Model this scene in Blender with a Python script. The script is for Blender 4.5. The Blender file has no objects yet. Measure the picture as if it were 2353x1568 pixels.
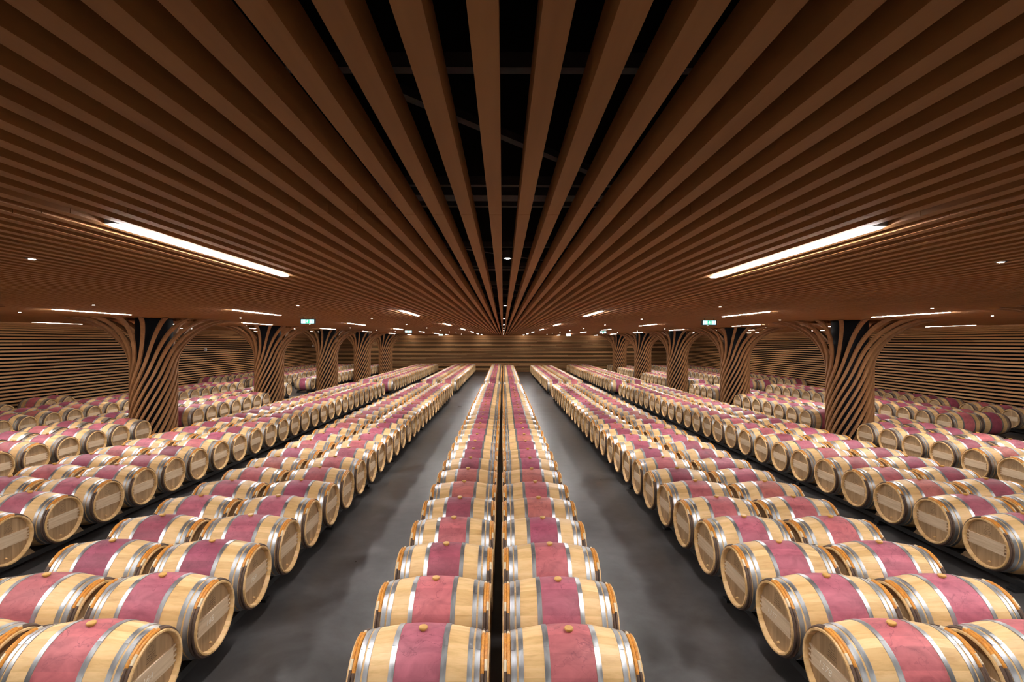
import bpy, math, random
from math import sin, cos, pi, radians, sqrt
from mathutils import Vector, Matrix

# ---------------------------------------------------------------- camera, world, exposure
F_PX, W_PX = 1130.0, 2353.0
CAM_H = 2.89                      # camera above the floor
CEIL = CAM_H + 0.585              # underside of the ceiling slats
WALL_X, WALL_Y, FRONT_Y = 17.35, 46.3, -7.0
LAMP_POWER = 250.0                 # emission strength of the strip lights
SPOT_POWER = 120.0

sc = bpy.context.scene
col = sc.collection
cam_data = bpy.data.cameras.new('camera')
cam_data.sensor_width = 36.0
cam_data.lens = F_PX / W_PX * 36.0
cam_data.shift_x = (1176.5 - 1156.0) / W_PX
cam_data.shift_y = (784.6 - 784.0) / W_PX
cam_data.clip_start, cam_data.clip_end = 0.05, 200
cam = bpy.data.objects.new('camera', cam_data)
cam.location = (0, 0, CAM_H)
cam.rotation_euler = (Matrix.Rotation(radians(90), 3, 'X') @ Matrix.Rotation(radians(0.18), 3, 'Z')).to_euler()
col.objects.link(cam)
sc.camera = cam

world = bpy.data.worlds.new('world')
sc.world = world
world.use_nodes = True
world.node_tree.nodes['Background'].inputs[0].default_value = (0, 0, 0, 1)
world.node_tree.nodes['Background'].inputs[1].default_value = 0
sc.view_settings.view_transform = 'Standard'
sc.view_settings.look = 'None'
sc.view_settings.gamma = 1
sc.view_settings.exposure = 0.0
sc.view_settings.use_curve_mapping = False
sc.cycles.max_bounces = 8
sc.cycles.diffuse_bounces = 5
sc.cycles.glossy_bounces = 3
sc.cycles.use_denoising = True
random.seed(7)

# ---------------------------------------------------------------- material helpers
def new_mat(name):
    m = bpy.data.materials.new(name)
    m.use_nodes = True
    nt = m.node_tree
    return m, nt, nt.nodes['Principled BSDF']

def N(nt, kind, **kw):
    n = nt.nodes.new(kind)
    for k, v in kw.items():
        if k.startswith('i_'):
            key = k[2:]
            key = int(key) if key.isdigit() else key.replace('_', ' ')
            n.inputs[key].default_value = v
        else:
            setattr(n, k, v)
    return n

def L(nt, a, b):
    nt.links.new(a, b)

def ramp(nt, fac, stops):
    r = nt.nodes.new('ShaderNodeValToRGB')
    el = r.color_ramp.elements
    el[0].position, el[0].color = stops[0][0], (*stops[0][1], 1)
    el[1].position, el[1].color = stops[-1][0], (*stops[-1][1], 1)
    for p, c in stops[1:-1]:
        e = el.new(p); e.color = (*c, 1)
    L(nt, fac, r.inputs[0])
    return r.outputs[0]

def mix(nt, fac, a, b, mode='MIX'):
    m = nt.nodes.new('ShaderNodeMix'); m.data_type = 'RGBA'; m.blend_type = mode
    for s, v in ((m.inputs[0], fac), (m.inputs[6], a), (m.inputs[7], b)):
        if hasattr(v, 'links') or isinstance(v, bpy.types.NodeSocket): L(nt, v, s)
        elif isinstance(v, (int, float)): s.default_value = v
        else: s.default_value = (*v, 1)
    return m.outputs[2]

def math_(nt, op, a, b=None, clamp=False):
    m = nt.nodes.new('ShaderNodeMath'); m.operation = op; m.use_clamp = clamp
    for i, v in enumerate((a, b)):
        if v is None: continue
        if isinstance(v, bpy.types.NodeSocket): L(nt, v, m.inputs[i])
        else: m.inputs[i].default_value = v
    return m.outputs[0]

def coords(nt, world_space=False, scale=(1, 1, 1), rnd=True):
    """object coordinates, shifted per object so copies do not repeat"""
    if world_space:
        src = N(nt, 'ShaderNodeNewGeometry').outputs['Position']
    else:
        src = N(nt, 'ShaderNodeTexCoord').outputs['Object']
    mp = N(nt, 'ShaderNodeMapping'); mp.inputs['Scale'].default_value = scale
    L(nt, src, mp.inputs[0])
    if rnd and not world_space:
        oi = N(nt, 'ShaderNodeObjectInfo')
        v = math_(nt, 'MULTIPLY', oi.outputs['Random'], 37.0)
        L(nt, v, mp.inputs['Location'])
    return mp.outputs[0]

def wood_mat(name, dark, light, scale, world_space=False, rough=0.55, contrast=(0.3, 0.7), bump=0.0, detail=4):
    m, nt, b = new_mat(name)
    c = coords(nt, world_space, scale)
    n = N(nt, 'ShaderNodeTexNoise', i_Scale=1.0, i_Detail=float(detail), i_Roughness=0.6)
    L(nt, c, n.inputs[0])
    L(nt, ramp(nt, n.outputs[0], [(contrast[0], dark), (contrast[1], light)]), b.inputs['Base Color'])
    b.inputs['Roughness'].default_value = rough
    if bump:
        bp = N(nt, 'ShaderNodeBump', i_Strength=bump, i_Distance=0.002)
        L(nt, n.outputs[0], bp.inputs['Height']); L(nt, bp.outputs[0], b.inputs['Normal'])
    return m

def plain(name, color, rough=0.6, metal=0.0, spec=0.5):
    m, nt, b = new_mat(name)
    b.inputs['Specular IOR Level'].default_value = spec
    c = coords(nt)
    n = N(nt, 'ShaderNodeTexNoise', i_Scale=14.0, i_Detail=3.0)
    L(nt, c, n.inputs[0])
    d = tuple(x * 0.8 for x in color); l = tuple(min(1, x * 1.15) for x in color)
    L(nt, ramp(nt, n.outputs[0], [(0.3, d), (0.7, l)]), b.inputs['Base Color'])
    b.inputs['Roughness'].default_value = rough
    b.inputs['Metallic'].default_value = metal
    return m

def emit(name, color, strength):
    m, nt, b = new_mat(name)
    b.inputs['Base Color'].default_value = (*color, 1)
    b.inputs['Emission Color'].default_value = (*color, 1)
    b.inputs['Emission Strength'].default_value = strength
    return m

OAK_D, OAK_L = (0.60, 0.37, 0.155), (0.76, 0.53, 0.28)

def stave_angle(nt):
    """number of the stave (30 round the barrel) as a random value"""
    tc = N(nt, 'ShaderNodeTexCoord'); s = N(nt, 'ShaderNodeSeparateXYZ'); L(nt, tc.outputs['Object'], s.inputs[0])
    z = math_(nt, 'SUBTRACT', s.outputs[2], 0.35)
    a = math_(nt, 'ARCTAN2', z, s.outputs[1])
    a = math_(nt, 'FLOOR', math_(nt, 'MULTIPLY', a, 30 / (2 * pi)))
    oi = N(nt, 'ShaderNodeObjectInfo')
    a = math_(nt, 'ADD', a, math_(nt, 'MULTIPLY', oi.outputs['Random'], 91.7))
    w = N(nt, 'ShaderNodeTexWhiteNoise'); w.noise_dimensions = '1D'; L(nt, a, w.inputs['W'])
    return w.outputs[0], s

def oak_mat(name, ws):
    m, nt, b = new_mat(name)
    c = coords(nt, ws, (2.2, 26, 26))
    n = N(nt, 'ShaderNodeTexNoise', i_Scale=1.0, i_Detail=5.0, i_Roughness=0.65); L(nt, c, n.inputs[0])
    base = ramp(nt, n.outputs[0], [(0.3, OAK_D), (0.52, tuple((a + b_) / 2 * 1.08 for a, b_ in zip(OAK_D, OAK_L))), (0.72, OAK_L)])
    if not ws:
        r, _ = stave_angle(nt)
        tone = ramp(nt, r, [(0.0, (0.84, 0.78, 0.66)), (0.5, (1.0, 0.97, 0.92)), (1.0, (1.12, 1.12, 1.14))])
        base = mix(nt, 1.0, base, tone, 'MULTIPLY')
    L(nt, base, b.inputs['Base Color'])
    b.inputs['Roughness'].default_value = 0.5
    return m

def wine_mat(name, ws):
    """wine-stained middle band; its hue comes from the object's colour (or the tint attribute)"""
    m, nt, b = new_mat(name)
    if ws:
        at = N(nt, 'ShaderNodeAttribute', attribute_name='tint'); tint = at.outputs['Color']
    else:
        tint = N(nt, 'ShaderNodeObjectInfo').outputs['Color']
    c = coords(nt, ws, (6, 9, 9))
    n = N(nt, 'ShaderNodeTexNoise', i_Scale=1.0, i_Detail=5.0, i_Roughness=0.6, i_Distortion=0.6); L(nt, c, n.inputs[0])
    tone = ramp(nt, n.outputs[0], [(0.3, (0.72, 0.66, 0.70)), (0.5, (1, 1, 1)), (0.7, (1.22, 1.25, 1.25))])
    base = mix(nt, 1.0, tint, tone, 'MULTIPLY')
    if not ws:
        r, s = stave_angle(nt)
        tone2 = ramp(nt, r, [(0.0, (0.86, 0.82, 0.84)), (0.6, (1, 1, 1)), (1.0, (1.1, 1.06, 1.06))])
        base = mix(nt, 1.0, base, tone2, 'MULTIPLY')
        # tide marks of spilt wine around the bung
        c2 = coords(nt, False, (5, 5, 5))
        n2 = N(nt, 'ShaderNodeTexNoise', i_Scale=1.0, i_Detail=6.0, i_Distortion=0.3); L(nt, c2, n2.inputs[0])
        d = math_(nt, 'ABSOLUTE', math_(nt, 'SUBTRACT', n2.outputs[0], 0.53))
        line = math_(nt, 'SUBTRACT', 1.0, math_(nt, 'MULTIPLY', d, 110.0), True)
        top = math_(nt, 'MULTIPLY', math_(nt, 'SUBTRACT', s.outputs[2], 0.48), 5.0, True)
        line = math_(nt, 'MULTIPLY', math_(nt, 'MULTIPLY', line, top), 0.55)
        base = mix(nt, line, base, (0.12, 0.02, 0.045))
    L(nt, base, b.inputs['Base Color'])
    b.inputs['Roughness'].default_value = 0.6
    return m

def head_mat(name):
    """upright boards of the barrel head"""
    m, nt, b = new_mat(name)
    tc = N(nt, 'ShaderNodeTexCoord'); s = N(nt, 'ShaderNodeSeparateXYZ'); L(nt, tc.outputs['Object'], s.inputs[0])
    k = math_(nt, 'MULTIPLY', math_(nt, 'ADD', s.outputs[1], 0.31), 1 / 0.089)
    oi = N(nt, 'ShaderNodeObjectInfo')
    w = N(nt, 'ShaderNodeTexWhiteNoise'); w.noise_dimensions = '1D'
    L(nt, math_(nt, 'ADD', math_(nt, 'FLOOR', k), math_(nt, 'MULTIPLY', oi.outputs['Random'], 57.3)), w.inputs['W'])
    tone = ramp(nt, w.outputs[0], [(0.0, (0.78, 0.75, 0.72)), (1.0, (1.08, 1.06, 1.04))])
    c = coords(nt, False, (20, 30, 3))
    n = N(nt, 'ShaderNodeTexNoise', i_Scale=1.0, i_Detail=4.0); L(nt, c, n.inputs[0])
    base = ramp(nt, n.outputs[0], [(0.3, (0.34, 0.21, 0.105)), (0.7, (0.47, 0.31, 0.17))])
    base = mix(nt, 1.0, base, tone, 'MULTIPLY')
    fr = math_(nt, 'ABSOLUTE', math_(nt, 'SUBTRACT', math_(nt, 'FRACT', k), 0.5))
    seam = math_(nt, 'GREATER_THAN', fr, 0.485)
    base = mix(nt, math_(nt, 'MULTIPLY', seam, 0.5), base, (0.1, 0.05, 0.02))
    L(nt, base, b.inputs['Base Color']); b.inputs['Roughness'].default_value = 0.65
    return m

def metal_mat(name, ws=False):
    m, nt, b = new_mat(name)
    c = coords(nt, ws, (30, 9, 9))
    n = N(nt, 'ShaderNodeTexNoise', i_Scale=1.0, i_Detail=4.0); L(nt, c, n.inputs[0])
    L(nt, ramp(nt, n.outputs[0], [(0.3, (0.38, 0.39, 0.41)), (0.7, (0.60, 0.61, 0.63))]), b.inputs['Base Color'])
    b.inputs['Metallic'].default_value = 0.9
    L(nt, math_(nt, 'ADD', math_(nt, 'MULTIPLY', n.outputs[0], 0.22), 0.27), b.inputs['Roughness'])
    return m

def wicker_mat(name):
    m, nt, b = new_mat(name)
    c = coords(nt, False, (1, 1, 1), rnd=False)
    n = N(nt, 'ShaderNodeTexNoise', i_Scale=60.0, i_Detail=3.0); L(nt, c, n.inputs[0])
    L(nt, ramp(nt, n.outputs[0], [(0.3, (0.48, 0.17, 0.022)), (0.7, (0.72, 0.31, 0.04))]), b.inputs['Base Color'])
    b.inputs['Roughness'].default_value = 0.5
    return m

def slat_wood(name, dark, light, scale):
    m = wood_mat(name, dark, light, scale, world_space=True, rough=0.68)
    return m

M = {}
M['oak'] = oak_mat('oak', False); M['wine'] = wine_mat('wine_stain', False)
M['oak_far'] = oak_mat('oak_far', True); M['wine_far'] = wine_mat('wine_stain_far', True)
M['head'] = head_mat('oak_head')
M['head_far'] = wood_mat('oak_head_far', (0.33, 0.20, 0.10), (0.46, 0.30, 0.16), (10, 10, 3), True)
M['bar'] = wood_mat('head_bar_wood', (0.50, 0.35, 0.22), (0.68, 0.52, 0.36), (10, 2.5, 38), rough=0.6)
M['metal'] = metal_mat('galvanised_steel'); M['metal_far'] = metal_mat('galvanised_steel_far', True)
M['bark'] = wood_mat('chestnut_bark', (0.05, 0.028, 0.02), (0.15, 0.09, 0.065), (60, 8, 8), rough=0.6)
M['wicker'] = wicker_mat('wicker')
M['pale'] = plain('pale_wicker', (0.72, 0.6, 0.42), 0.6)
M['bung'] = plain('silicone_bung', (0.60, 0.33, 0.08), 0.4)
M['ink'] = plain('branded_mark', (0.11, 0.06, 0.03), 0.7)
M['chalk'] = plain('chalk', (0.78, 0.7, 0.6), 0.9)
M['black'] = plain('black_paint', (0.003, 0.003, 0.003), 0.9, 0, 0.05)
M['rack'] = plain('black_steel', (0.012, 0.012, 0.013), 0.45)
M['wedge'] = wood_mat('wedge_wood', (0.2, 0.125, 0.06), (0.34, 0.22, 0.12), (30, 8, 8))
M['beam'] = plain('galvanised_beam', (0.09, 0.085, 0.085), 0.6)
M['core'] = plain('dark_core', (0.004, 0.0045, 0.007), 0.6, 0, 0.15)
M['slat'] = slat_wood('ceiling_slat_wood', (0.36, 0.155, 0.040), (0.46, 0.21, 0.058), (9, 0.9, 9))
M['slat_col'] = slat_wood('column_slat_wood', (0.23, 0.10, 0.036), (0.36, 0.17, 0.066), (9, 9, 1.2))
M['white'] = plain('white_plastic', (0.7, 0.7, 0.7), 0.5)
M['lamp'] = emit('strip_diffuser', (1.0, 0.97, 0.93), LAMP_POWER)
M['lamp_dim'] = emit('dim_strip_diffuser', (1.0, 0.86, 0.72), 22.0)
M['lamp_weak'] = emit('rear_strip_diffuser', (1.0, 0.95, 0.89), 55.0)
M['lamp_side'] = emit('side_strip_diffuser', (1.0, 0.95, 0.89), LAMP_POWER * 1.3)
M['spot'] = emit('spot_lens', (1.0, 0.93, 0.82), SPOT_POWER)
M['exit_w'] = emit('exit_sign_white', (0.6, 0.93, 1.0), 1.5)
M['exit_g'] = emit('exit_sign_green', (0.01, 0.6, 0.25), 0.9)

def wall_wood(name):
    """horizontal boards whose tone changes from board to board"""
    m, nt, b = new_mat(name)
    g = N(nt, 'ShaderNodeNewGeometry')
    s = N(nt, 'ShaderNodeSeparateXYZ'); L(nt, g.outputs['Position'], s.inputs[0])
    k = math_(nt, 'FLOOR', math_(nt, 'MULTIPLY', s.outputs[2], 1 / 0.127))
    run = math_(nt, 'ADD', s.outputs[0], s.outputs[1])
    off = N(nt, 'ShaderNodeTexWhiteNoise'); off.noise_dimensions = '1D'; L(nt, k, off.inputs['W'])
    seg = math_(nt, 'FLOOR', math_(nt, 'ADD', math_(nt, 'MULTIPLY', run, 0.42), math_(nt, 'MULTIPLY', off.outputs[0], 9.0)))
    w = N(nt, 'ShaderNodeTexWhiteNoise'); w.noise_dimensions = '2D'
    cb = N(nt, 'ShaderNodeCombineXYZ'); L(nt, k, cb.inputs[0]); L(nt, seg, cb.inputs[1]); L(nt, cb.outputs[0], w.inputs[0])
    base = ramp(nt, w.outputs[0], [(0.0, (0.40, 0.19, 0.072)), (0.6, (0.49, 0.25, 0.10)), (1.0, (0.60, 0.33, 0.145))])
    L(nt, base, b.inputs['Base Color']); b.inputs['Roughness'].default_value = 0.55
    return m
M['wall'] = wall_wood('wall_slat_wood')

def floor_mat():
    m, nt, b = new_mat('polished_concrete')
    g = N(nt, 'ShaderNodeNewGeometry')
    n = N(nt, 'ShaderNodeTexNoise', i_Scale=1.3, i_Detail=8.0, i_Roughness=0.62, i_Distortion=0.4); L(nt, g.outputs['Position'], n.inputs[0])
    n2 = N(nt, 'ShaderNodeTexNoise', i_Scale=6.0, i_Detail=5.0); L(nt, g.outputs['Position'], n2.inputs[0])
    base = ramp(nt, n.outputs[0], [(0.36, (0.030, 0.026, 0.025)), (0.5, (0.062, 0.058, 0.0585)), (0.64, (0.105, 0.100, 0.102))])
    base = mix(nt, 0.35, base, ramp(nt, n2.outputs[0], [(0.3, (0.035, 0.031, 0.031)), (0.7, (0.085, 0.081, 0.082))]))
    L(nt, base, b.inputs['Base Color'])
    L(nt, math_(nt, 'ADD', math_(nt, 'MULTIPLY', n.outputs[0], 0.25), 0.2), b.inputs['Roughness'])
    return m
M['floor'] = floor_mat()

# ---------------------------------------------------------------- mesh helpers
class MB:
    """collects faces with material slots, links them as one mesh object"""
    def __init__(s): s.v, s.f, s.m = [], [], []
    def add(s, verts, faces, mi=0):
        o = len(s.v); s.v += verts
        s.f += [tuple(i + o for i in f) for f in faces]; s.m += [mi] * len(faces)
    def box(s, x0, x1, y0, y1, z0, z1, mi=0):
        v = [(x, y, z) for z in (z0, z1) for y in (y0, y1) for x in (x0, x1)]
        s.add(v, [(0, 2, 3, 1), (4, 5, 7, 6), (0, 1, 5, 4), (2, 6, 7, 3), (0, 4, 6, 2), (1, 3, 7, 5)], mi)
    def lathe_x(s, prof, seg, mi=0, a0=0.0, a1=2 * pi, cz=0.35, mis=None, caps=False):
        """prof: list of (x, r); angle 0 = up, growing towards -Y"""
        full = abs(a1 - a0 - 2 * pi) < 1e-6
        n = seg if full else seg + 1
        v = []
        for x, r in prof:
            for i in range(n):
                a = a0 + (a1 - a0) * i / seg
                v.append((x, -r * sin(a), cz + r * cos(a)))
        o = len(s.v); s.v += v
        for j in range(len(prof) - 1):
            for i in range(seg):
                k = (i + 1) % n
                s.f.append((o + j * n + i, o + j * n + k, o + (j + 1) * n + k, o + (j + 1) * n + i))
                s.m.append(mis[j] if mis else mi)
        if caps and not full:
            s.f.append(tuple(o + j * n for j in range(len(prof)))); s.m.append(mi)
            s.f.append(tuple(o + j * n + n - 1 for j in reversed(range(len(prof))))); s.m.append(mi)
    def mesh(s, name, mats, smooth=False):
        me = bpy.data.meshes.new(name)
        me.from_pydata(s.v, [], s.f)
        for m in mats: me.materials.append(m)
        me.polygons.foreach_set('material_index', s.m)
        if smooth:
            me.polygons.foreach_set('use_smooth', [True] * len(s.f))
            try: me.set_sharp_from_angle(angle=radians(35))
            except Exception: pass
        me.update()
        return me

def link(name, me, parent=None, loc=None):
    o = bpy.data.objects.new(name, me); col.objects.link(o)
    if parent is not None: o.parent = parent
    if loc: o.location = loc
    return o

def tag(o, label, cat, group=None, kind=None):
    o['label'] = label; o['category'] = cat
    if group: o['group'] = group
    if kind: o['kind'] = kind
    return o

def struct(o): o['kind'] = 'structure'; return o

def empty(name, loc, rz=0):
    o = bpy.data.objects.new(name, None); o.empty_display_size = 0.1
    o.location = loc; o.rotation_euler = (0, 0, rz); col.objects.link(o); return o

ORD = ['first', 'second', 'third', 'fourth', 'fifth', 'sixth', 'seventh', 'eighth', 'ninth', 'tenth', 'eleventh', 'twelfth',
       'thirteenth', 'fourteenth', 'fifteenth', 'sixteenth', 'seventeenth', 'eighteenth', 'nineteenth', 'twentieth']
TENS = {2: 'twenty', 3: 'thirty', 4: 'forty', 5: 'fifty'}
def ordinal(i):
    if i <= 20: return ORD[i - 1]
    t, u = divmod(i, 10)
    return TENS[t][:-1] + 'ieth' if u == 0 else TENS[t] + '-' + ORD[u - 1]

# ---------------------------------------------------------------- room shell
COL_X = {-1: 9.93, 1: 9.86}
COLS = [7.1 + 6.9 * k for k in range(6)]
b = MB(); b.box(-WALL_X - .3, WALL_X + .3, FRONT_Y - .3, WALL_Y + .3, -.2, 0)
struct(link('floor', b.mesh('floor', [M['floor']])))

# walls: slats swept round the hall; the top leans in as a cove (deep at the sides, slight at the back)
COVE = 1.0
R_C = 2.2
def wall_path():
    p = []                                           # (x, y, nx, ny, k) inward normal and cove factor
    p.append((-WALL_X, FRONT_Y, 1, 0, 1.0)); 
    y = 6.0
    while y < WALL_Y - R_C - 1: p.append((-WALL_X, y, 1, 0, 1.0)); y += 6.0
    for i in range(9):
        a = pi / 2 * i / 8
        p.append((-WALL_X + R_C - R_C * cos(a), WALL_Y - R_C + R_C * sin(a), cos(a), -sin(a), 1.0 - 0.78 * i / 8))
    q = [(-x, y_, -nx, ny, k) for x, y_, nx, ny, k in reversed(p)]
    return p, q
LP, RP = wall_path()
def wall_levels():
    out, z = [], 0.03
    while z < CEIL - COVE: out.append((z, 0.0, 0.0)); z += 0.127
    s0 = z - (CEIL - COVE)
    n = 0
    while True:
        a = (s0 + n * 0.127) / COVE
        if a > pi / 2 - 0.05: break
        out.append((CEIL - COVE + COVE * sin(a), COVE * (1 - cos(a)), a)); n += 1
    return out
LEVELS = wall_levels()
def sweep_wall(mb, pts):
    for z, off, a in LEVELS:
        h, dp = 0.062, 0.028
        ring = []
        for x, y, nx, ny, k in pts:
            tz, tn = cos(a), sin(a) * k               # direction of the slat's height
            ln = sqrt(tz * tz + tn * tn); tz /= ln; tn /= ln
            fz, fn = -tn, tz                          # towards the room
            bx, by = x + nx * off * k, y + ny * off * k
            for uu, ww in ((0, 0), (h, 0), (h, dp), (0, dp)):
                dn = tn * uu + fn * ww
                ring.append((bx + nx * dn, by + ny * dn, z + tz * uu + fz * ww))
        n = len(pts); fs = []
        for i in range(n - 1):
            for j in range(4):
                jj = (j + 1) % 4
                fs.append((i * 4 + j, (i + 1) * 4 + j, (i + 1) * 4 + jj, i * 4 + jj))
        fs.append((3, 2, 1, 0)); fs.append(tuple((n - 1) * 4 + j for j in range(4)))
        mb.add(ring, fs, 0)
    # black backing behind the slats
    prof = [(0.0, 0.0)] + [(CEIL - COVE + COVE * sin(t * pi / 16), COVE * (1 - cos(t * pi / 16))) for t in range(9)] + [(CEIL + 1.8, COVE)]
    for i in range(len(pts) - 1):
        (xa, ya, na, ma, ka), (xb, yb, nb, mb_, kb) = pts[i], pts[i + 1]
        for j in range(len(prof) - 1):
            (z0, o0), (z1, o1) = prof[j], prof[j + 1]
            e = -0.03
            mb.add([(xa + na * (o0 * ka + e), ya + ma * (o0 * ka + e), z0), (xb + nb * (o0 * kb + e), yb + mb_ * (o0 * kb + e), z0),
                    (xb + nb * (o1 * kb + e), yb + mb_ * (o1 * kb + e), z1), (xa + na * (o1 * ka + e), ya + ma * (o1 * ka + e), z1)], [(0, 1, 2, 3)], 1)
for name, pts in (('wall_left', LP), ('wall_back', [LP[-1], RP[0]]), ('wall_right', RP)):
    b = MB(); sweep_wall(b, pts); struct(link(name, b.mesh(name, [M['wall'], M['black']])))
b = MB(); b.box(-WALL_X, WALL_X, FRONT_Y - .2, FRONT_Y, 0, CEIL + 1.8)
struct(link('wall_front', b.mesh('wall_front', [M['wall']])))

# ceiling: slats running down the hall under a dark void, open around the columns
PITCH, SW, SH = 0.1327, 0.056, 0.09
HOLE = 1.2
b = MB()
joints = [FRONT_Y] + [2.27 + 2.307 * k for k in range(-3, 19)] + [WALL_Y - 0.05]
k0 = int((WALL_X - 1.0) / PITCH)
for k in range(-k0, k0 + 1):
    x = -0.0375 + PITCH * k
    holes = []
    for cy in COLS:
        for sx in (-1, 1):
            dx = abs(x - sx * COL_X[sx])
            if dx < HOLE:
                hy = sqrt(HOLE * HOLE - dx * dx); holes.append((cy - hy, cy + hy))
    for j in range(len(joints) - 1):
        segs = [(joints[j] + .002, joints[j + 1] - .002)]
        for h0, h1 in holes:
            nxt = []
            for s0, s1 in segs:
                if h1 <= s0 or h0 >= s1: nxt.append((s0, s1)); continue
                if h0 > s0: nxt.append((s0, h0))
                if h1 < s1: nxt.append((h1, s1))
            segs = nxt
        for s0, s1 in segs: b.box(x - SW / 2, x + SW / 2, s0, s1, CEIL, CEIL + SH, 0)
b.box(-WALL_X - .2, WALL_X + .2, FRONT_Y - .2, WALL_Y + .2, CEIL + 1.75, CEIL + 1.9, 1)
struct(link('ceiling', b.mesh('ceiling', [M['slat'], M['black']])))

# steel beams in the void above the slats
def bar_between(mb, p, q, w, h, mi=0):
    p, q = Vector(p), Vector(q); t = (q - p).normalized(); s = t.cross(Vector((0, 0, 1))).normalized() * w / 2; u = Vector((0, 0, h / 2))
    v = [tuple(e + a * s + c * u) for e in (p, q) for a, c in ((-1, -1), (1, -1), (1, 1), (-1, 1))]
    mb.add(v, [(0, 1, 2, 3), (7, 6, 5, 4), (0, 4, 5, 1), (1, 5, 6, 2), (2, 6, 7, 3), (3, 7, 4, 0)], mi)
VB = CAM_H + 1.12
ti = 1
for y in [1.98, 3.45, 3.75, 3.98, 5.7, 7.2, 7.5, 9.4, 12.0, 15.6, 19.5, 24, 29, 35, 41]:
    b = MB(); bar_between(b, (-WALL_X + 1.2, y, VB), (WALL_X - 1.2, y, VB), 0.05 if y not in (3.75, 7.5) else 0.16, 0.06)
    struct(link('trim_%d' % ti, b.mesh('roof_beam', [M['beam']]))); ti += 1
for (xa, ya, xb, yb) in [(-.62, 2.1, .72, 3.42), (-.7, 5.8, .9, 7.1), (-.8, 9.6, 1.0, 11.8)]:
    b = MB(); bar_between(b, (xa, ya, VB + .02), (xb, yb, VB + .02), 0.05, 0.04)
    struct(link('trim_%d' % ti, b.mesh('roof_brace', [M['beam']]))); ti += 1

# ---------------------------------------------------------------- columns
def col_r(z):
    t = (z - 2.1) / (CEIL - 2.1)
    if t <= 0: return 0.58
    t = min(t, 0.9995)
    return 0.58 + 1.6 * (1 - sqrt(1 - t * t))
def col_p(z, ph):
    r = col_r(z); ry = 0.58 + (r - 0.58) * 0.95
    return Vector((r * sin(ph), -ry * cos(ph), z))
def col_phi(z):
    if z < 1.7: return 0.9 * z
    t = min(z, CEIL) - 1.7; T = CEIL - 1.7
    return 0.9 * 1.7 + 0.9 * t - 0.9 * t * t / (2 * T) * 0.85
def column_shell():
    b = MB(); n = 22
    zs = [2.15 * i / 14 for i in range(15)]
    zs += [2.15 + (CEIL - .012 - 2.15) * sin(pi / 2 * i / 26) for i in range(1, 27)]
    for k in range(n):
        ph0 = 2 * pi * k / n
        P = []
        for z in zs:
            r, ph = col_r(z), ph0 + col_phi(z)
            P.append(col_p(z, ph))
        ring = []
        for i, p in enumerate(P):
            T = (P[min(i + 1, len(P) - 1)] - P[max(i - 1, 0)]).normalized()
            z = zs[i]; ph = ph0 + col_phi(z)
            z2 = min(z, CEIL - .016)
            nrm = (col_p(z2, ph + .01) - col_p(z2, ph - .01)).cross(col_p(z2 + .004, ph) - col_p(z2, ph)).normalized()
            B = T.cross(nrm).normalized()
            w = 0.066 + 0.034 * max(0, (z - 1.6) / 1.9)
            dp = 0.06
            for a, c in ((-1, 0), (1, 0), (1, -1), (-1, -1)):
                q = p + B * (a * w / 2) + nrm * (c * dp)
                q.z = min(q.z, CEIL - 0.002)
                ring.append(tuple(q))
        m = len(P); fs = []
        for i in range(m - 1):
            for j in range(4):
                jj = (j + 1) % 4
                fs.append((i * 4 + j, i * 4 + jj, (i + 1) * 4 + jj, (i + 1) * 4 + j))
        fs += [(0, 3, 2, 1), tuple((m - 1) * 4 + j for j in range(4))]
        b.add(ring, fs, 0)
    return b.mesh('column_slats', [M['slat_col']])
shell_me = column_shell()
def lathe_z(prof, seg, name, mat):
    v, f = [], []
    for r, z in prof:
        v += [(r * cos(2 * pi * i / seg), r * sin(2 * pi * i / seg), z) for i in range(seg)]
    for j in range(len(prof) - 1):
        for i in range(seg):
            k = (i + 1) % seg; f.append((j * seg + i, j * seg + k, (j + 1) * seg + k, (j + 1) * seg + i))
    f.append(tuple(reversed(range(seg)))); f.append(tuple((len(prof) - 1) * seg + i for i in range(seg)))
    b = MB(); b.add(v, f); return b.mesh(name, [mat], True)
core_me = lathe_z([(0.45, 0), (0.45, 1.745), (0.455, 1.75), (0.455, 1.765), (0.45, 1.77), (0.45, CEIL + 1.74)], 40, 'column_core', M['core'])
for sx, side in ((-1, 'left'), (1, 'right')):
    for i, cy in enumerate(COLS):
        e = empty('spiral_column', (sx * COL_X[sx], cy, 0), 0)
        tag(e, 'twisted timber-slat column flaring into the ceiling, %s from the front on the %s side' % (ORD[i], side), 'column',
            'spiral slatted columns')
        e['kind'] = 'thing'
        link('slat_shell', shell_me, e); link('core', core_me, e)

# ---------------------------------------------------------------- lamps
def strip_meshes(mat, HL=0.97):
    b = MB(); b.box(-.026, .026, -HL, HL, -.012, .012); d = b.mesh('diffuser', [mat])
    b = MB(); b.box(-.035, -.027, -HL - .02, HL + .02, -.006, .06); b.box(.027, .035, -HL - .02, HL + .02, -.006, .06)
    b.box(-.035, .035, -HL - .02, -HL - .001, -.006, .06); b.box(-.035, .035, HL + .001, HL + .02, -.006, .06); b.box(-.027, .027, -HL, HL, .02, .06)
    return d, b.mesh('housing', [M['white']])
diff_me, hous_me = strip_meshes(M['lamp']); weak_me, _h = strip_meshes(M['lamp_weak']); side_me, _h = strip_meshes(M['lamp_side']); dim_me, hous2_me = strip_meshes(M['lamp_dim'], .95)
LY = [-3.47 + 6.92 * k for k in range(8)]
def gap_x(x): return -0.0375 + PITCH * (round((x + 0.0375) / PITCH - 0.5) + 0.5)
YS = LY
LINES = [(1.92, 'line of strip lights nearest centre'), (5.1, 'second line from centre'),
         (8.58, 'third line from centre'), (12.1, 'fourth line from centre')]
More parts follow.
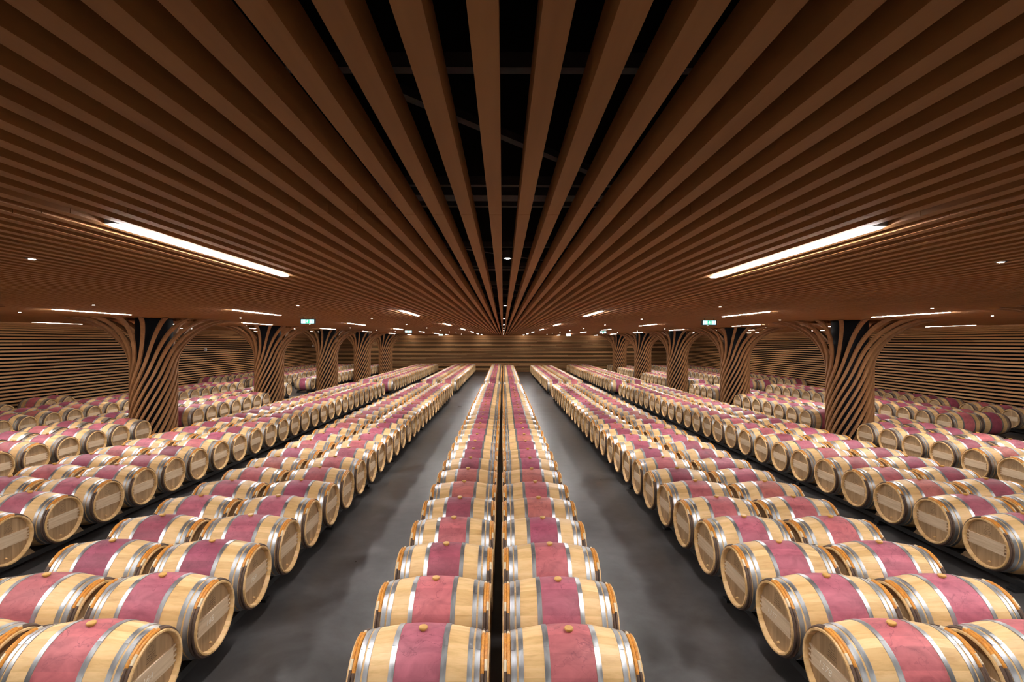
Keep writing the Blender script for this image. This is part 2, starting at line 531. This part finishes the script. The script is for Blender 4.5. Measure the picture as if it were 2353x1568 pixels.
for sx, side in ((-1, 'left'), (1, 'right')):
    for X, words in LINES:
        for i, y in enumerate(YS):
            if X > 6 and y < 0: continue
            x = gap_x(sx * X)
            e = empty('strip_light', (x, y, CEIL + .004))
            if y < 0:
                lab = 'strip light in the ceiling behind the viewer, %s one on the %s' % ('inner' if X < 4 else 'outer', side)
            else:
                lab = 'white strip light, %s from front, %s, %s side' % (ORD[i - 1], words.split(',')[0].replace(' of strip lights', ''), side)
            tag(e, lab, 'light', 'recessed strip lights in the slatted ceiling')
            link('housing', hous_me, e); link('diffuser', weak_me if i == 7 else side_me if X > 6 else diff_me, e)
    for i, y in enumerate((10.37, 17.29, 24.21, 31.13, 38.05)):
        e = empty('strip_light', (gap_x(sx * 15.66), y, CEIL + .004))
        tag(e, 'strip light where the slatted ceiling curves into the %s wall, %s from the front' % (side, ORD[i]), 'light',
            'strip lights by the side walls')
        link('housing', hous2_me, e); link('diffuser', dim_me, e)

lens_me = lathe_z([(0.018, -.004), (0.026, 0.002)], 16, 'lens', M['spot'])
trim_me = lathe_z([(0.027, -.002), (0.034, -.002), (0.034, .05), (0.027, .05)], 20, 'trim_ring', M['beam'])
for X, wrd, y0, n in ((0.035, 'in the dark centre gap of the ceiling', 3.47, 9), (-3.43, 'between the left strip lights', 3.57, 9), (3.66, 'between the right strip lights', 3.57, 9),
                      (-6.9, 'near the left columns, aisle side', 8.25, 7), (7.3, 'near the right columns, aisle side', 8.4, 7),
                      (-10.35, 'beyond the left columns', 10.5, 6), (10.6, 'beyond the right columns', 10.7, 6)):
    xs = gap_x(X)
    for i in range(n):
        e = empty('spot_light', (xs, y0 + 4.62 * i, CEIL + .002))
        tag(e, 'tiny round ceiling spotlight %s, %s from the front' % (wrd, ORD[i]), 'spotlight', 'small ceiling spotlights')
        link('trim_ring', trim_me, e); link('lens', lens_me, e)

def exit_sign(x, y, lab):
    e = empty('exit_sign', (x, y, CAM_H + .485))
    tag(e, lab, 'exit sign', 'hanging exit signs')
    b = MB(); b.box(-.19, .19, .0, .05, -.065, .065); link('housing', b.mesh('sign_housing', [M['rack']]), e)
    b = MB(); b.box(-.16, .16, -.012, 0, -.048, .048); pan = link('panel', b.mesh('sign_panel', [M['exit_w']]), e)
    b = MB(); b.box(-.05, .05, -.016, -.012, -.045, .045)
    b.box(-.13, -.12, -.016, -.012, -.04, .04); b.box(.12, .13, -.016, -.012, -.04, .04)
    link('green_field', b.mesh('sign_green', [M['exit_g']]), pan)
    b = MB()                                             # running figure and arrow in white
    b.box(-.012, .008, -.02, -.016, .02, .036); b.box(-.016, .01, -.02, -.016, -.008, .018)
    b.box(-.034, -.014, -.02, -.016, .002, .01); b.box(.01, .026, -.02, -.016, .008, .015)
    b.box(-.03, -.012, -.02, -.016, -.024, -.012); b.box(.0, .01, -.02, -.016, -.036, -.008)
    link('running_figure', b.mesh('sign_figure', [M['exit_w']]), pan)
    b = MB()
    for s in (-.12, .12): b.box(s - .004, s + .004, .02, .028, .065, CEIL - CAM_H - .485 + .01)
    link('hanger', b.mesh('sign_hanger', [M['rack']]), e)
for X, side in ((-4.93, 'left'), (5.2, 'right')):
    for i, y in enumerate((12.4, 25.6, 39.0)):
        exit_sign(X, y, 'lit green and white exit sign under the ceiling, %s on the %s' % (('nearest', 'middle', 'farthest')[i], side))

# small white sensors on the left wall
for i, (y, z, w) in enumerate(((28.5, 2.36, 'between the first and second columns'), (44.6, 2.42, 'between the second and third columns'))):
    b = MB(); b.box(0, .1, -.06, .06, -.09, .09); b.box(.1, .12, -.03, .03, -.03, .03)
    o = link('wall_sensor', b.mesh('wall_sensor', [M['white']]), None, (-WALL_X + .05, y, z))
    tag(o, 'white sensor box on the left wall %s' % w, 'sensor')

# ---------------------------------------------------------------- barrels
LEN2, RB, RC = 0.475, 0.35, 0.285
def rad(x): return RB - (RB - RC) * (abs(x) / LEN2) ** 1.9
WX = 0.152
def stave_profile(n, inner=True):
    xs = [-LEN2 + 2 * LEN2 * i / n for i in range(n + 1)]
    for e in (-WX, WX):
        j = min(range(len(xs)), key=lambda i: abs(xs[i] - e)); xs[j] = e
    p = [(x, rad(x)) for x in xs]
    if inner:
        c = 0.022
        p = [(-LEN2 + .05, rad(LEN2) - c - .002), (-LEN2 + .004, rad(LEN2) - c + .004), (-LEN2, rad(LEN2) - c + .008)] + p + \
            [(LEN2, rad(LEN2) - c + .008), (LEN2 - .004, rad(LEN2) - c + .004), (LEN2 - .05, rad(LEN2) - c - .002)]
    return p
def wine_slots(p):
    return [1 if abs((p[i][0] + p[i + 1][0]) / 2) < WX and p[i][1] > .3 else 0 for i in range(len(p) - 1)]

def m_staves(n, seg):
    b = MB(); p = stave_profile(n); b.lathe_x(p, seg, mis=wine_slots(p)); return b.mesh('staves', [M['oak'], M['wine']], True)
HOOPS = [(-.413, -.377), (-.363, -.329), (-.190, -.153), (.153, .190), (.329, .363), (.377, .413)]
def add_hoop(b, x0, x1, seg, mi=0, rivets=True):
    t = .004
    p = [(x0, rad(x0) - .002), (x0, rad(x0) + t), ((x0 + x1) / 2, rad((x0 + x1) / 2) + t), (x1, rad(x1) + t), (x1, rad(x1) - .002)]
    b.lathe_x(p, seg, mi)
    if rivets:
        xm = (x0 + x1) / 2; r = rad(xm) + t
        for a in (0.2, 0.3):
            v = []; cz = 0.35
            for rr, hh in ((.005, -.001), (.0045, .002), (.0, .0032)):
                for i in range(6):
                    th = 2 * pi * i / 6; dx, da = rr * cos(th), rr * sin(th) / r
                    v.append((xm + dx, -(r + hh) * sin(a + da), cz + (r + hh) * cos(a + da)))
            f = [(j * 6 + i, j * 6 + (i + 1) % 6, (j + 1) * 6 + (i + 1) % 6, (j + 1) * 6 + i) for j in range(2) for i in range(6)]
            b.add(v, f, mi)
        # the lapped end of the hoop
        b.lathe_x([(x0 + .001, r - .002), (x0 + .001, r + .0022), (x1 - .001, r + .0022), (x1 - .001, r - .002)], 3, mi, 0.14, 0.40, caps=True)
WHOOPS = [(-.452, 1), (-.43, 0), (.43, 0), (.452, 1)]
def tube_arc(b, xc, R, rr, n_r, seg, a0, a1, mi, bumps=0):
    prof0 = [(cos(2 * pi * i / n_r), sin(2 * pi * i / n_r)) for i in range(n_r)]
    full = abs(a1 - a0 - 2 * pi) < 1e-6
    n = seg if full else seg + 1
    v = []
    for i in range(n):
        a = a0 + (a1 - a0) * i / seg
        rk = rr * (1 + (0.07 if bumps and i % 2 else 0))
        for c, s_ in prof0:
            R2 = R + rk * s_; v.append((xc + rk * c, -R2 * sin(a), .35 + R2 * cos(a)))
    f = []
    for i in range(seg):
        k = (i + 1) % n
        for j in range(n_r):
            jj = (j + 1) % n_r; f.append((i * n_r + j, i * n_r + jj, k * n_r + jj, k * n_r + j))
    if not full:
        f.append(tuple(range(n_r))); f.append(tuple((n - 1) * n_r + j for j in reversed(range(n_r))))
    b.add(v, f, mi)
def add_whoop(b, xc, seg, mi, n_r=8): tube_arc(b, xc, rad(xc) + .004, .0108, n_r, seg, 0, 2 * pi, mi)
def add_wicker(b, xc, outer, seg, mi, mi_pale, n_r=8):
    R = rad(xc) + .0045; rr = .0118
    if outer:
        tube_arc(b, xc, R, rr, n_r, seg, radians(-10), radians(34), mi, 1)
        tube_arc(b, xc, R, rr, n_r, max(2, seg // 5), radians(34), radians(47), mi_pale)
    else:
        tube_arc(b, xc, R, rr, n_r, max(2, seg // 8), radians(-14), radians(-7), mi_pale)
        tube_arc(b, xc, R, rr, n_r, seg, radians(-7), radians(50), mi, 1)
HX = LEN2 - .042
def add_head(b, s, seg, mi):
    r = rad(LEN2) - .02
    v = [(s * HX, -r * sin(2 * pi * i / seg), .35 + r * cos(2 * pi * i / seg)) for i in range(seg)]
    v += [(s * (HX - .012), y, z) for _, y, z in v[:seg]]
    f = [tuple(range(seg)), tuple(reversed(range(seg, 2 * seg)))] + [(i, (i + 1) % seg, seg + (i + 1) % seg, seg + i) for i in range(seg)]
    b.add(v, f, mi)
def add_bar(b, s, mi, teeth=True):
    r = rad(LEN2) - .03; hz = .068
    y1 = sqrt(r * r - hz * hz) - .028
    def bx(y0, y1_, z0, z1, t):
        x0, x1 = sorted((s * HX, s * (HX + t))); b.box(x0, x1, y0, y1_, .35 + z0, .35 + z1, mi)
    bx(-y1, y1, -hz, hz, .016)
    if teeth:
        for k in range(4):
            z = -hz + .004 + k * (2 * hz - .016) / 3
            for sg in (-1, 1):
                ye = sqrt(r * r - max(abs(z), abs(z + .012)) ** 2) + .002
                a, c = sorted((sg * y1, sg * ye)); bx(a, c, z, z + .015, .014)
def add_stamp(b, s, mi):
    x0, x1 = sorted((s * (HX + .0002), s * (HX + .0012)))
    rnd = random.Random(5)
    # oval seal
    for i in range(20):
        a0, a1 = 2 * pi * i / 20, 2 * pi * (i + 1) / 20
        for q in (1.0, .86):
            P = [(.03 * q * cos(a), .022 * q * sin(a)) for a in (a0, a1)]
            P2 = [(.03 * q * .95 * cos(a), .022 * q * .93 * sin(a)) for a in (a0, a1)]
            xx = x1 if s > 0 else x0
            pts = [(xx, P[0][0], .35 + .185 + P[0][1]), (xx, P[1][0], .35 + .185 + P[1][1]), (xx, P2[1][0], .35 + .185 + P2[1][1]), (xx, P2[0][0], .35 + .185 + P2[0][1])]
            b.add(pts, [(0, 1, 2, 3)], mi)
    for row, (z, w) in enumerate(((.145, .03), (.128, .045), (.113, .036), (.098, .05))):
        y = -w
        while y < w:
            l = rnd.uniform(.004, .014); b.box(x0, x1, y, y + l, .35 + z, .35 + z + .004, mi); y += l + rnd.uniform(.003, .006)
def add_peg(b, s, mi):
    v, f = [], []
    for j, (t, r) in enumerate(((0, .011), (.014, .010), (.02, .007), (.022, 0.0001))):
        for i in range(10):
            a = 2 * pi * i / 10; v.append((s * (HX + t), r * cos(a) - .03, .35 - .205 + r * sin(a)))
    for j in range(3):
        for i in range(10): f.append((j * 10 + i, j * 10 + (i + 1) % 10, (j + 1) * 10 + (i + 1) % 10, (j + 1) * 10 + i))
    b.add(v, f, mi)
def add_bung(b, mi, seg=20, dz=0.0):
    z0 = .35 + RB - .004
    v, f = [], []
    P = [(.019, 0), (.022, .012 + dz), (.031, .015 + dz), (.032, .024 + dz), (.0285, .029 + dz), (.0001, .030 + dz)]
    for r, z in P: v += [(r * cos(2 * pi * i / seg), r * sin(2 * pi * i / seg), z0 + z) for i in range(seg)]
    for j in range(len(P) - 1):
        for i in range(seg):
            k = (i + 1) % seg; f.append((j * seg + i, j * seg + k, (j + 1) * seg + k, (j + 1) * seg + i))
    b.add(v, f, mi)

def mk(fn, name, mats, smooth=True):
    b = MB(); fn(b); return b.mesh(name, mats, smooth)

# near barrels: every part its own mesh
NEAR = dict(
    staves=m_staves(24, 60),
    hoops=[mk(lambda b, h=h: add_hoop(b, h[0], h[1], 60), 'metal_hoop', [M['metal']]) for h in HOOPS],
    whoops=[mk(lambda b, w=w: add_whoop(b, w[0], 56, 0), 'wooden_hoop', [M['bark']]) for w in WHOOPS],
    wick=[mk(lambda b, w=w: add_wicker(b, w[0], w[1], 44, 0, 1), 'wicker_binding', [M['wicker'], M['pale']]) for w in WHOOPS],
    head=[mk(lambda b, s=s: add_head(b, s, 48, 0), 'head', [M['head']], False) for s in (-1, 1)],
    bar=[mk(lambda b, s=s: add_bar(b, s, 0), 'head_bar', [M['bar']], False) for s in (-1, 1)],
    stamp=[mk(lambda b, s=s: add_stamp(b, s, 0), 'brand_stamp', [M['ink']], False) for s in (-1, 1)],
    peg=[mk(lambda b, s=s: add_peg(b, s, 0), 'plug', [M['oak']], True) for s in (-1, 1)],
    bung=mk(lambda b: add_bung(b, 0, 24), 'bung', [M['bung']]))
def make_near():
    e = empty('wine_barrel', (0, 0, 0))
    link('staves', NEAR['staves'], e)
    for h in NEAR['hoops']: link('metal_hoop', h, e)
    for h, w in zip(NEAR['whoops'], NEAR['wick']):
        o = link('wooden_hoop', h, e); link('wicker_binding', w, o)
    for i in (0, 1):
        h = link('head', NEAR['head'][i], e)
        link('head_bar', NEAR['bar'][i], h); link('brand_stamp', NEAR['stamp'][i], h); link('plug', NEAR['peg'][i], h)
    link('bung', NEAR['bung'], e)
    return e
# middle distance: the parts that still read
def both_hoops(s, wicker=True):
    def fn(b):
        for xc, outer in WHOOPS:
            if xc * s > 0: 
                add_whoop(b, xc, 32, 0, 6)
                if wicker: add_wicker(b, xc, outer, 12, 1, 2, 6)
    return fn
def pair_hoops(s):
    def fn(b):
        for x0, x1 in HOOPS:
            if (x0 + x1) * s > .5: add_hoop(b, x0, x1, 32, 0, False)
    return fn
MID = dict(
    staves=m_staves(14, 36),
    hoops=[mk(lambda b, h=h: add_hoop(b, h[0], h[1], 36, 0, False), 'metal_hoop', [M['metal']]) for h in HOOPS[2:4]]
          + [mk(pair_hoops(s), 'metal_hoop_pair', [M['metal']]) for s in (-1, 1)],
    whoops=[mk(both_hoops(s), 'wooden_hoops', [M['bark'], M['wicker'], M['pale']]) for s in (-1, 1)],
    head=[mk(lambda b, s=s: (add_head(b, s, 32, 0), add_bar(b, s, 1)), 'head_with_bar', [M['head'], M['bar']], False) for s in (-1, 1)],
    bung=mk(lambda b: add_bung(b, 0, 12), 'bung_small', [M['bung']]))
def make_mid():
    e = empty('wine_barrel', (0, 0, 0))
    link('staves', MID['staves'], e)
    for h in MID['hoops']: link('metal_hoop', h, e)
    for h in MID['whoops']: link('wooden_hoop', h, e)
    for h in MID['head']: link('head', h, e)
    link('bung', MID['bung'], e)
    return e
# far: one light mesh
PLAIN_HOOPS = [mk(both_hoops(s, False), 'wooden_hoops_plain', [M['bark']]) for s in (-1, 1)]
def far_geometry(seg, n, wicker=True):
    b = MB()
    p = stave_profile(n); b.lathe_x(p, seg, mis=wine_slots(p))
    for x0, x1 in HOOPS:
        t = .004; b.lathe_x([(x0, rad(x0)), (x0, rad(x0) + t), (x1, rad(x1) + t), (x1, rad(x1))], seg, 2)
    for s in (-1, 1):
        xa, xb = s * .44, .016
        b.lathe_x([(xa - .021, rad(xa)), (xa - .018, rad(xa) + .012), (xa + .018, rad(xa) + .012), (xa + .021, rad(xa))], seg, 3)
        if wicker: b.lathe_x([(xa - .021, rad(xa) + .004), (xa - .02, rad(xa) + .016), (xa + .02, rad(xa) + .016), (xa + .021, rad(xa) + .004)], 4, 4, radians(-10), radians(42))
        add_head(b, s, seg, 5); add_bar(b, s, 6, False)
    add_bung(b, 7, 8)
    return b
FG = far_geometry(24, 10)
FG2 = far_geometry(24, 10, False)
FAR2_ME = FG2.mesh('wine_barrel_small_plain', [M['oak'], M['wine'], M['metal'], M['bark'], M['wicker'], M['head'], M['bar'], M['bung']], True)
FAR_ME = FG.mesh('wine_barrel_small', [M['oak'], M['wine'], M['metal'], M['bark'], M['wicker'], M['head'], M['bar'], M['bung']], True)

# ---- rows: (X of the row, lift, [(first, last) distances], row words)
S = 0.737
def run(first, last):
    out, y = [], first
    while y <= last + 1e-6: out.append(y); y += S
    return out
NE, FS, FE = 24.75, 26.85, 44.7
ROWS = [
    (-0.568, 0, [(3.51, NE), (FS, FE)], 'first row left of the centre gap'),
    (0.472, 0, [(3.505, NE), (FS, 43.2)], 'first row right of the centre gap'),
    (-2.965, 0, [(3.56, NE), (FS, FE)], 'second row left of the centre gap'),
    (-3.985, 0, [(3.56, NE), (FS, FE)], 'third row left of the centre gap'),
    (2.844, 0, [(3.585, NE), (FS, 43.2)], 'second row right of the centre gap'),
    (3.87, 0, [(3.585, NE), (FS, 43.2)], 'third row right of the centre gap'),
    (-6.37, 0, [(5.90, NE), (FS, 44.8)], 'fourth row left of the centre gap'),
    (-7.41, 0, [(6.66, NE), (FS, 44.8)], 'fifth row left of the centre gap'),
    (6.27, 0, [(5.92, NE), (FS, 44.8)], 'fourth row right of the centre gap'),
    (7.31, 0, [(6.70, NE), (FS, 44.8)], 'fifth row right of the centre gap'),
    (-9.93, 0, [(9.25, 13.0), (15.28, 19.8)], 'sixth row left of the centre gap'),
    (-11.03, 0, [(9.6, NE), (27.35, FE)], 'seventh row left of the centre gap'),
    (9.85, 0, [(9.05, 12.9), (15.28, 19.8), (22.3, NE), (28.82, 33.7), (35.72, 40.6), (42.62, 44.2)], 'sixth row right of the centre gap'),
    (10.98, -.03, [(9.9, NE), (27.35, FE)], 'seventh row right of the centre gap'),
    (-13.6, 0, [(12.15, NE), (27.35, FE)], 'eighth row left of the centre gap'),
    (-14.68, -.03, [(12.2, NE), (27.4, FE)], 'ninth row left of the centre gap'),
    (13.58, 0, [(14.65, NE), (27.35, FE)], 'eighth row right of the centre gap'),
    (14.58, -.03, [(14.85, NE), (27.4, FE)], 'ninth row right of the centre gap'),
    (-16.62, 0, [(13.8, 16.2), (17.6, 18.6), (27.75, FE)], 'row along the left wall'),
    (16.62, 0, [(14.93, 17.3), (18.42, NE), (27.9, FE)], 'row along the right wall'),
]
BZ = 0.126                                   # underside of the bilge above the floor
TINTS = {'rosy': (0.50, 0.13, 0.145), 'plum': (0.31, 0.066, 0.10), 'pink': (0.45, 0.118, 0.165), 'mauve': (0.37, 0.08, 0.135), 'brick': (0.48, 0.145, 0.125)}
TK = ['rosy', 'plum', 'pink', 'pink', 'mauve', 'plum', 'rosy', 'mauve', 'brick', 'pink']
barrels = []
for X, lift, runs, words in ROWS:
    i = 0
    for a, b_ in runs:
        for y in run(a, b_):
            i += 1
            barrels.append([X, y, lift, i, words])
def in_frame(X, y, z=0.5):
    for dx in (-.45, 0, .45):
        for zz in (.2, .85):
            u = 1156 + F_PX * (X + dx) / y; v = 784.6 + F_PX * (CAM_H - zz) / y
            if -15 < u < 2368 and v < 1590: return True
    return False
vis = [t for t in barrels if in_frame(t[0], t[1])]
vis.sort(key=lambda t: t[1])
single, rest = vis[:300], vis[300:]
rt = random.Random(21)
FIRST_TINT = {('first row left of the centre gap', 1): 'pink', ('first row right of the centre gap', 1): 'rosy',
              ('first row left of the centre gap', 2): 'rosy', ('first row right of the centre gap', 2): 'pink',
              ('second row left of the centre gap', 1): 'rosy', ('second row left of the centre gap', 2): 'pink',
              ('third row left of the centre gap', 2): 'rosy', ('second row right of the centre gap', 1): 'rosy'}
def children(o): return KIDS[o.name]
protos = {'near': make_near(), 'mid': make_mid()}
KIDS = {}
for o in list(col.objects):
    if o.parent: KIDS.setdefault(o.parent.name, []).append(o)
    KIDS.setdefault(o.name, [])
used = set()
def copy_tree(o, parent=None):
    c = o.copy(); col.objects.link(c); out = [c]
    if parent is not None: c.parent = parent
    for ch in KIDS[o.name]: out += copy_tree(ch, c)
    return out
def tree(o):
    out = [o]
    for ch in KIDS[o.name]: out += tree(ch)
    return out
NUMBERS = {('second row left of the centre gap', 1): '164', ('second row left of the centre gap', 2): '168', ('second row left of the centre gap', 3): '169',
           ('second row right of the centre gap', 1): '1378', ('second row right of the centre gap', 2): '1377'}
for idx, (X, y, lift, i, words) in enumerate(single):
    tier = 'near' if idx < 84 else ('mid' if idx < 190 else 'far')
    key = (words, i)
    tn = FIRST_TINT.get(key) or TK[rt.randrange(len(TK))]
    base = TINTS[tn]; f = rt.uniform(.84, 1.04)
    tint = (base[0] * f, base[1] * f, base[2] * f, 1)
    if tier == 'far':
        root = bpy.data.objects.new('wine_barrel', FAR2_ME if abs(X) > 9 else FAR_ME); col.objects.link(root); objs = [root]
    elif tier not in used:
        used.add(tier); objs = tree(protos[tier]); root = objs[0]
    else:
        objs = copy_tree(protos[tier]); root = objs[0]
    root.location = (X + rt.uniform(-.008, .008), y + rt.uniform(-.006, .006), BZ + lift)
    root.rotation_euler = (0, 0, rt.uniform(-.012, .012))
    for o in objs: o.color = tint
    if abs(X) > 9 and tier == 'mid':
        hs = [o for o in objs if o.name.split('.')[0] == 'wooden_hoop']
        for o, m_ in zip(hs, PLAIN_HOOPS): o.data = m_
    tag(root, 'oak barrel with %s band, %s from front in %s' % (tn, ordinal(i), words), 'barrel', 'oak wine barrels lying in rows')
    if key in NUMBERS:                                        # chalked cask number on the bar of the aisle-side head
        s = 1 if X < 0 else -1
        cu = bpy.data.curves.new('chalk_number', 'FONT'); cu.body = NUMBERS[key]; cu.size = .075; cu.extrude = .0006; cu.align_x = 'CENTER'; cu.offset = -.0012; cu.shear = .25
        head = [o for o in objs if o.name.split('.')[0] == 'head'][0 if s < 0 else 1]
        tmp = bpy.data.objects.new('tmp_text', cu); col.objects.link(tmp)
        bpy.context.view_layer.update()
        tme = bpy.data.meshes.new_from_object(tmp.evaluated_get(bpy.context.evaluated_depsgraph_get()))
        bpy.data.objects.remove(tmp)
        tme.materials.clear(); tme.materials.append(M['chalk'])
        t = bpy.data.objects.new('chalk_number', tme); col.objects.link(t); t.parent = head
        t.location = (s * (HX + .0172), s * -.06, .35 - .026)
        t.rotation_euler = (pi / 2, 0, pi / 2 * s)

# all barrels beyond: one object
V, Fc, Mi, T = [], [], [], []
for X, y, lift, i, words in rest:
    base = TINTS[TK[rt.randrange(len(TK))]]; f = rt.uniform(.9, 1.1)
    a = rt.uniform(-.012, .012); ca, sa = cos(a), sin(a); dx, dy = rt.uniform(-.008, .008), rt.uniform(-.006, .006)
    G_ = FG2 if abs(X) > 9 else FG
    o = len(V)
    V += [(X + dx + ca * vx - sa * vy, y + dy + sa * vx + ca * vy, BZ + lift + vz) for vx, vy, vz in G_.v]
    Fc += [tuple(k + o for k in f_) for f_ in G_.f]; Mi += G_.m
    T += [base[0] * f, base[1] * f, base[2] * f, 1.0] * len(G_.v)
me = bpy.data.meshes.new('distant_barrels'); me.from_pydata(V, [], Fc)
for m in (M['oak_far'], M['wine_far'], M['metal_far'], M['bark'], M['wicker'], M['head_far'], M['bar'], M['bung']): me.materials.append(m)
me.polygons.foreach_set('material_index', Mi); me.polygons.foreach_set('use_smooth', [True] * len(Fc))
me.set_sharp_from_angle(angle=radians(35))
at = me.color_attributes.new('tint', 'FLOAT_COLOR', 'POINT'); at.data.foreach_set('color', T)
me.update()
tag(link('distant_barrels', me), 'mass of small oak wine barrels with wine-red bands filling the far rows to the back wall', 'barrels', None, 'stuff')

# ---------------------------------------------------------------- racks
wedge_cache = {}
def wedge_mesh():
    b = MB(); L_, t = .10, .05
    v = [(-t, -L_, 0), (t, -L_, 0), (t, L_, 0), (-t, L_, 0), (-t, -.035, .075), (t, -.035, .075), (t, .035, .075), (-t, .035, .075)]
    b.add(v, [(3, 2, 1, 0), (4, 5, 6, 7), (0, 1, 5, 4), (1, 2, 6, 5), (2, 3, 7, 6), (3, 0, 4, 7)]); return b.mesh('wedge', [M['wedge']])
WEDGE = wedge_mesh()
foot_b = MB(); foot_b.box(-.36, .36, -.05, .05, 0, .03); foot_b.box(-.33, -.22, -.045, .045, .03, .07); foot_b.box(.22, .33, -.045, .045, .03, .07)
FOOT = foot_b.mesh('rack_foot', [M['rack']])
RAILX = .27
def rack(X, y0, y1, lift, ys, words, block):
    e = empty('barrel_rack', (X, (y0 + y1) / 2, 0)); h = (y1 - y0) / 2
    tag(e, 'black steel rack under the %s, %s' % (words, block), 'rack', 'black barrel racks')
    zt = BZ + lift + .35 - rad(RAILX) - .0085
    for sx in (-1, 1):
        b = MB(); b.box(sx * RAILX - .035, sx * RAILX + .035, -h, h, .07, zt)
        link('rail', b.mesh('rail', [M['rack']]), e)
    n = max(2, int(round(2 * h / 2.2)) + 1)
    for i in range(n): link('foot', FOOT, e, (0, -h + .1 + (2 * h - .2) * i / (n - 1), 0))
    sx = 1 if X < 0 else -1
    for a, c in zip(ys[:-1], ys[1:]):
        if (a + c) / 2 < 17: link('wedge', WEDGE, e, (sx * RAILX, (a + c) / 2 - (y0 + y1) / 2, zt))
for X, lift, runs, words in ROWS:
    for j, (a, b_) in enumerate(runs):
        ys = run(a, b_)
        blk = '%s stretch' % ORD[j]
        rack(X, ys[0] - .3, ys[-1] + .3, lift, ys, words, blk)
# empty racks waiting at the right, in front of the eighth and ninth rows
for X, w in ((13.58, 'eighth'), (14.68, 'ninth')):
    rack(X, 9.0, 14.1, 0, [9.4 + S * k for k in range(6)], '%s row right of the centre gap' % w, 'empty stretch')
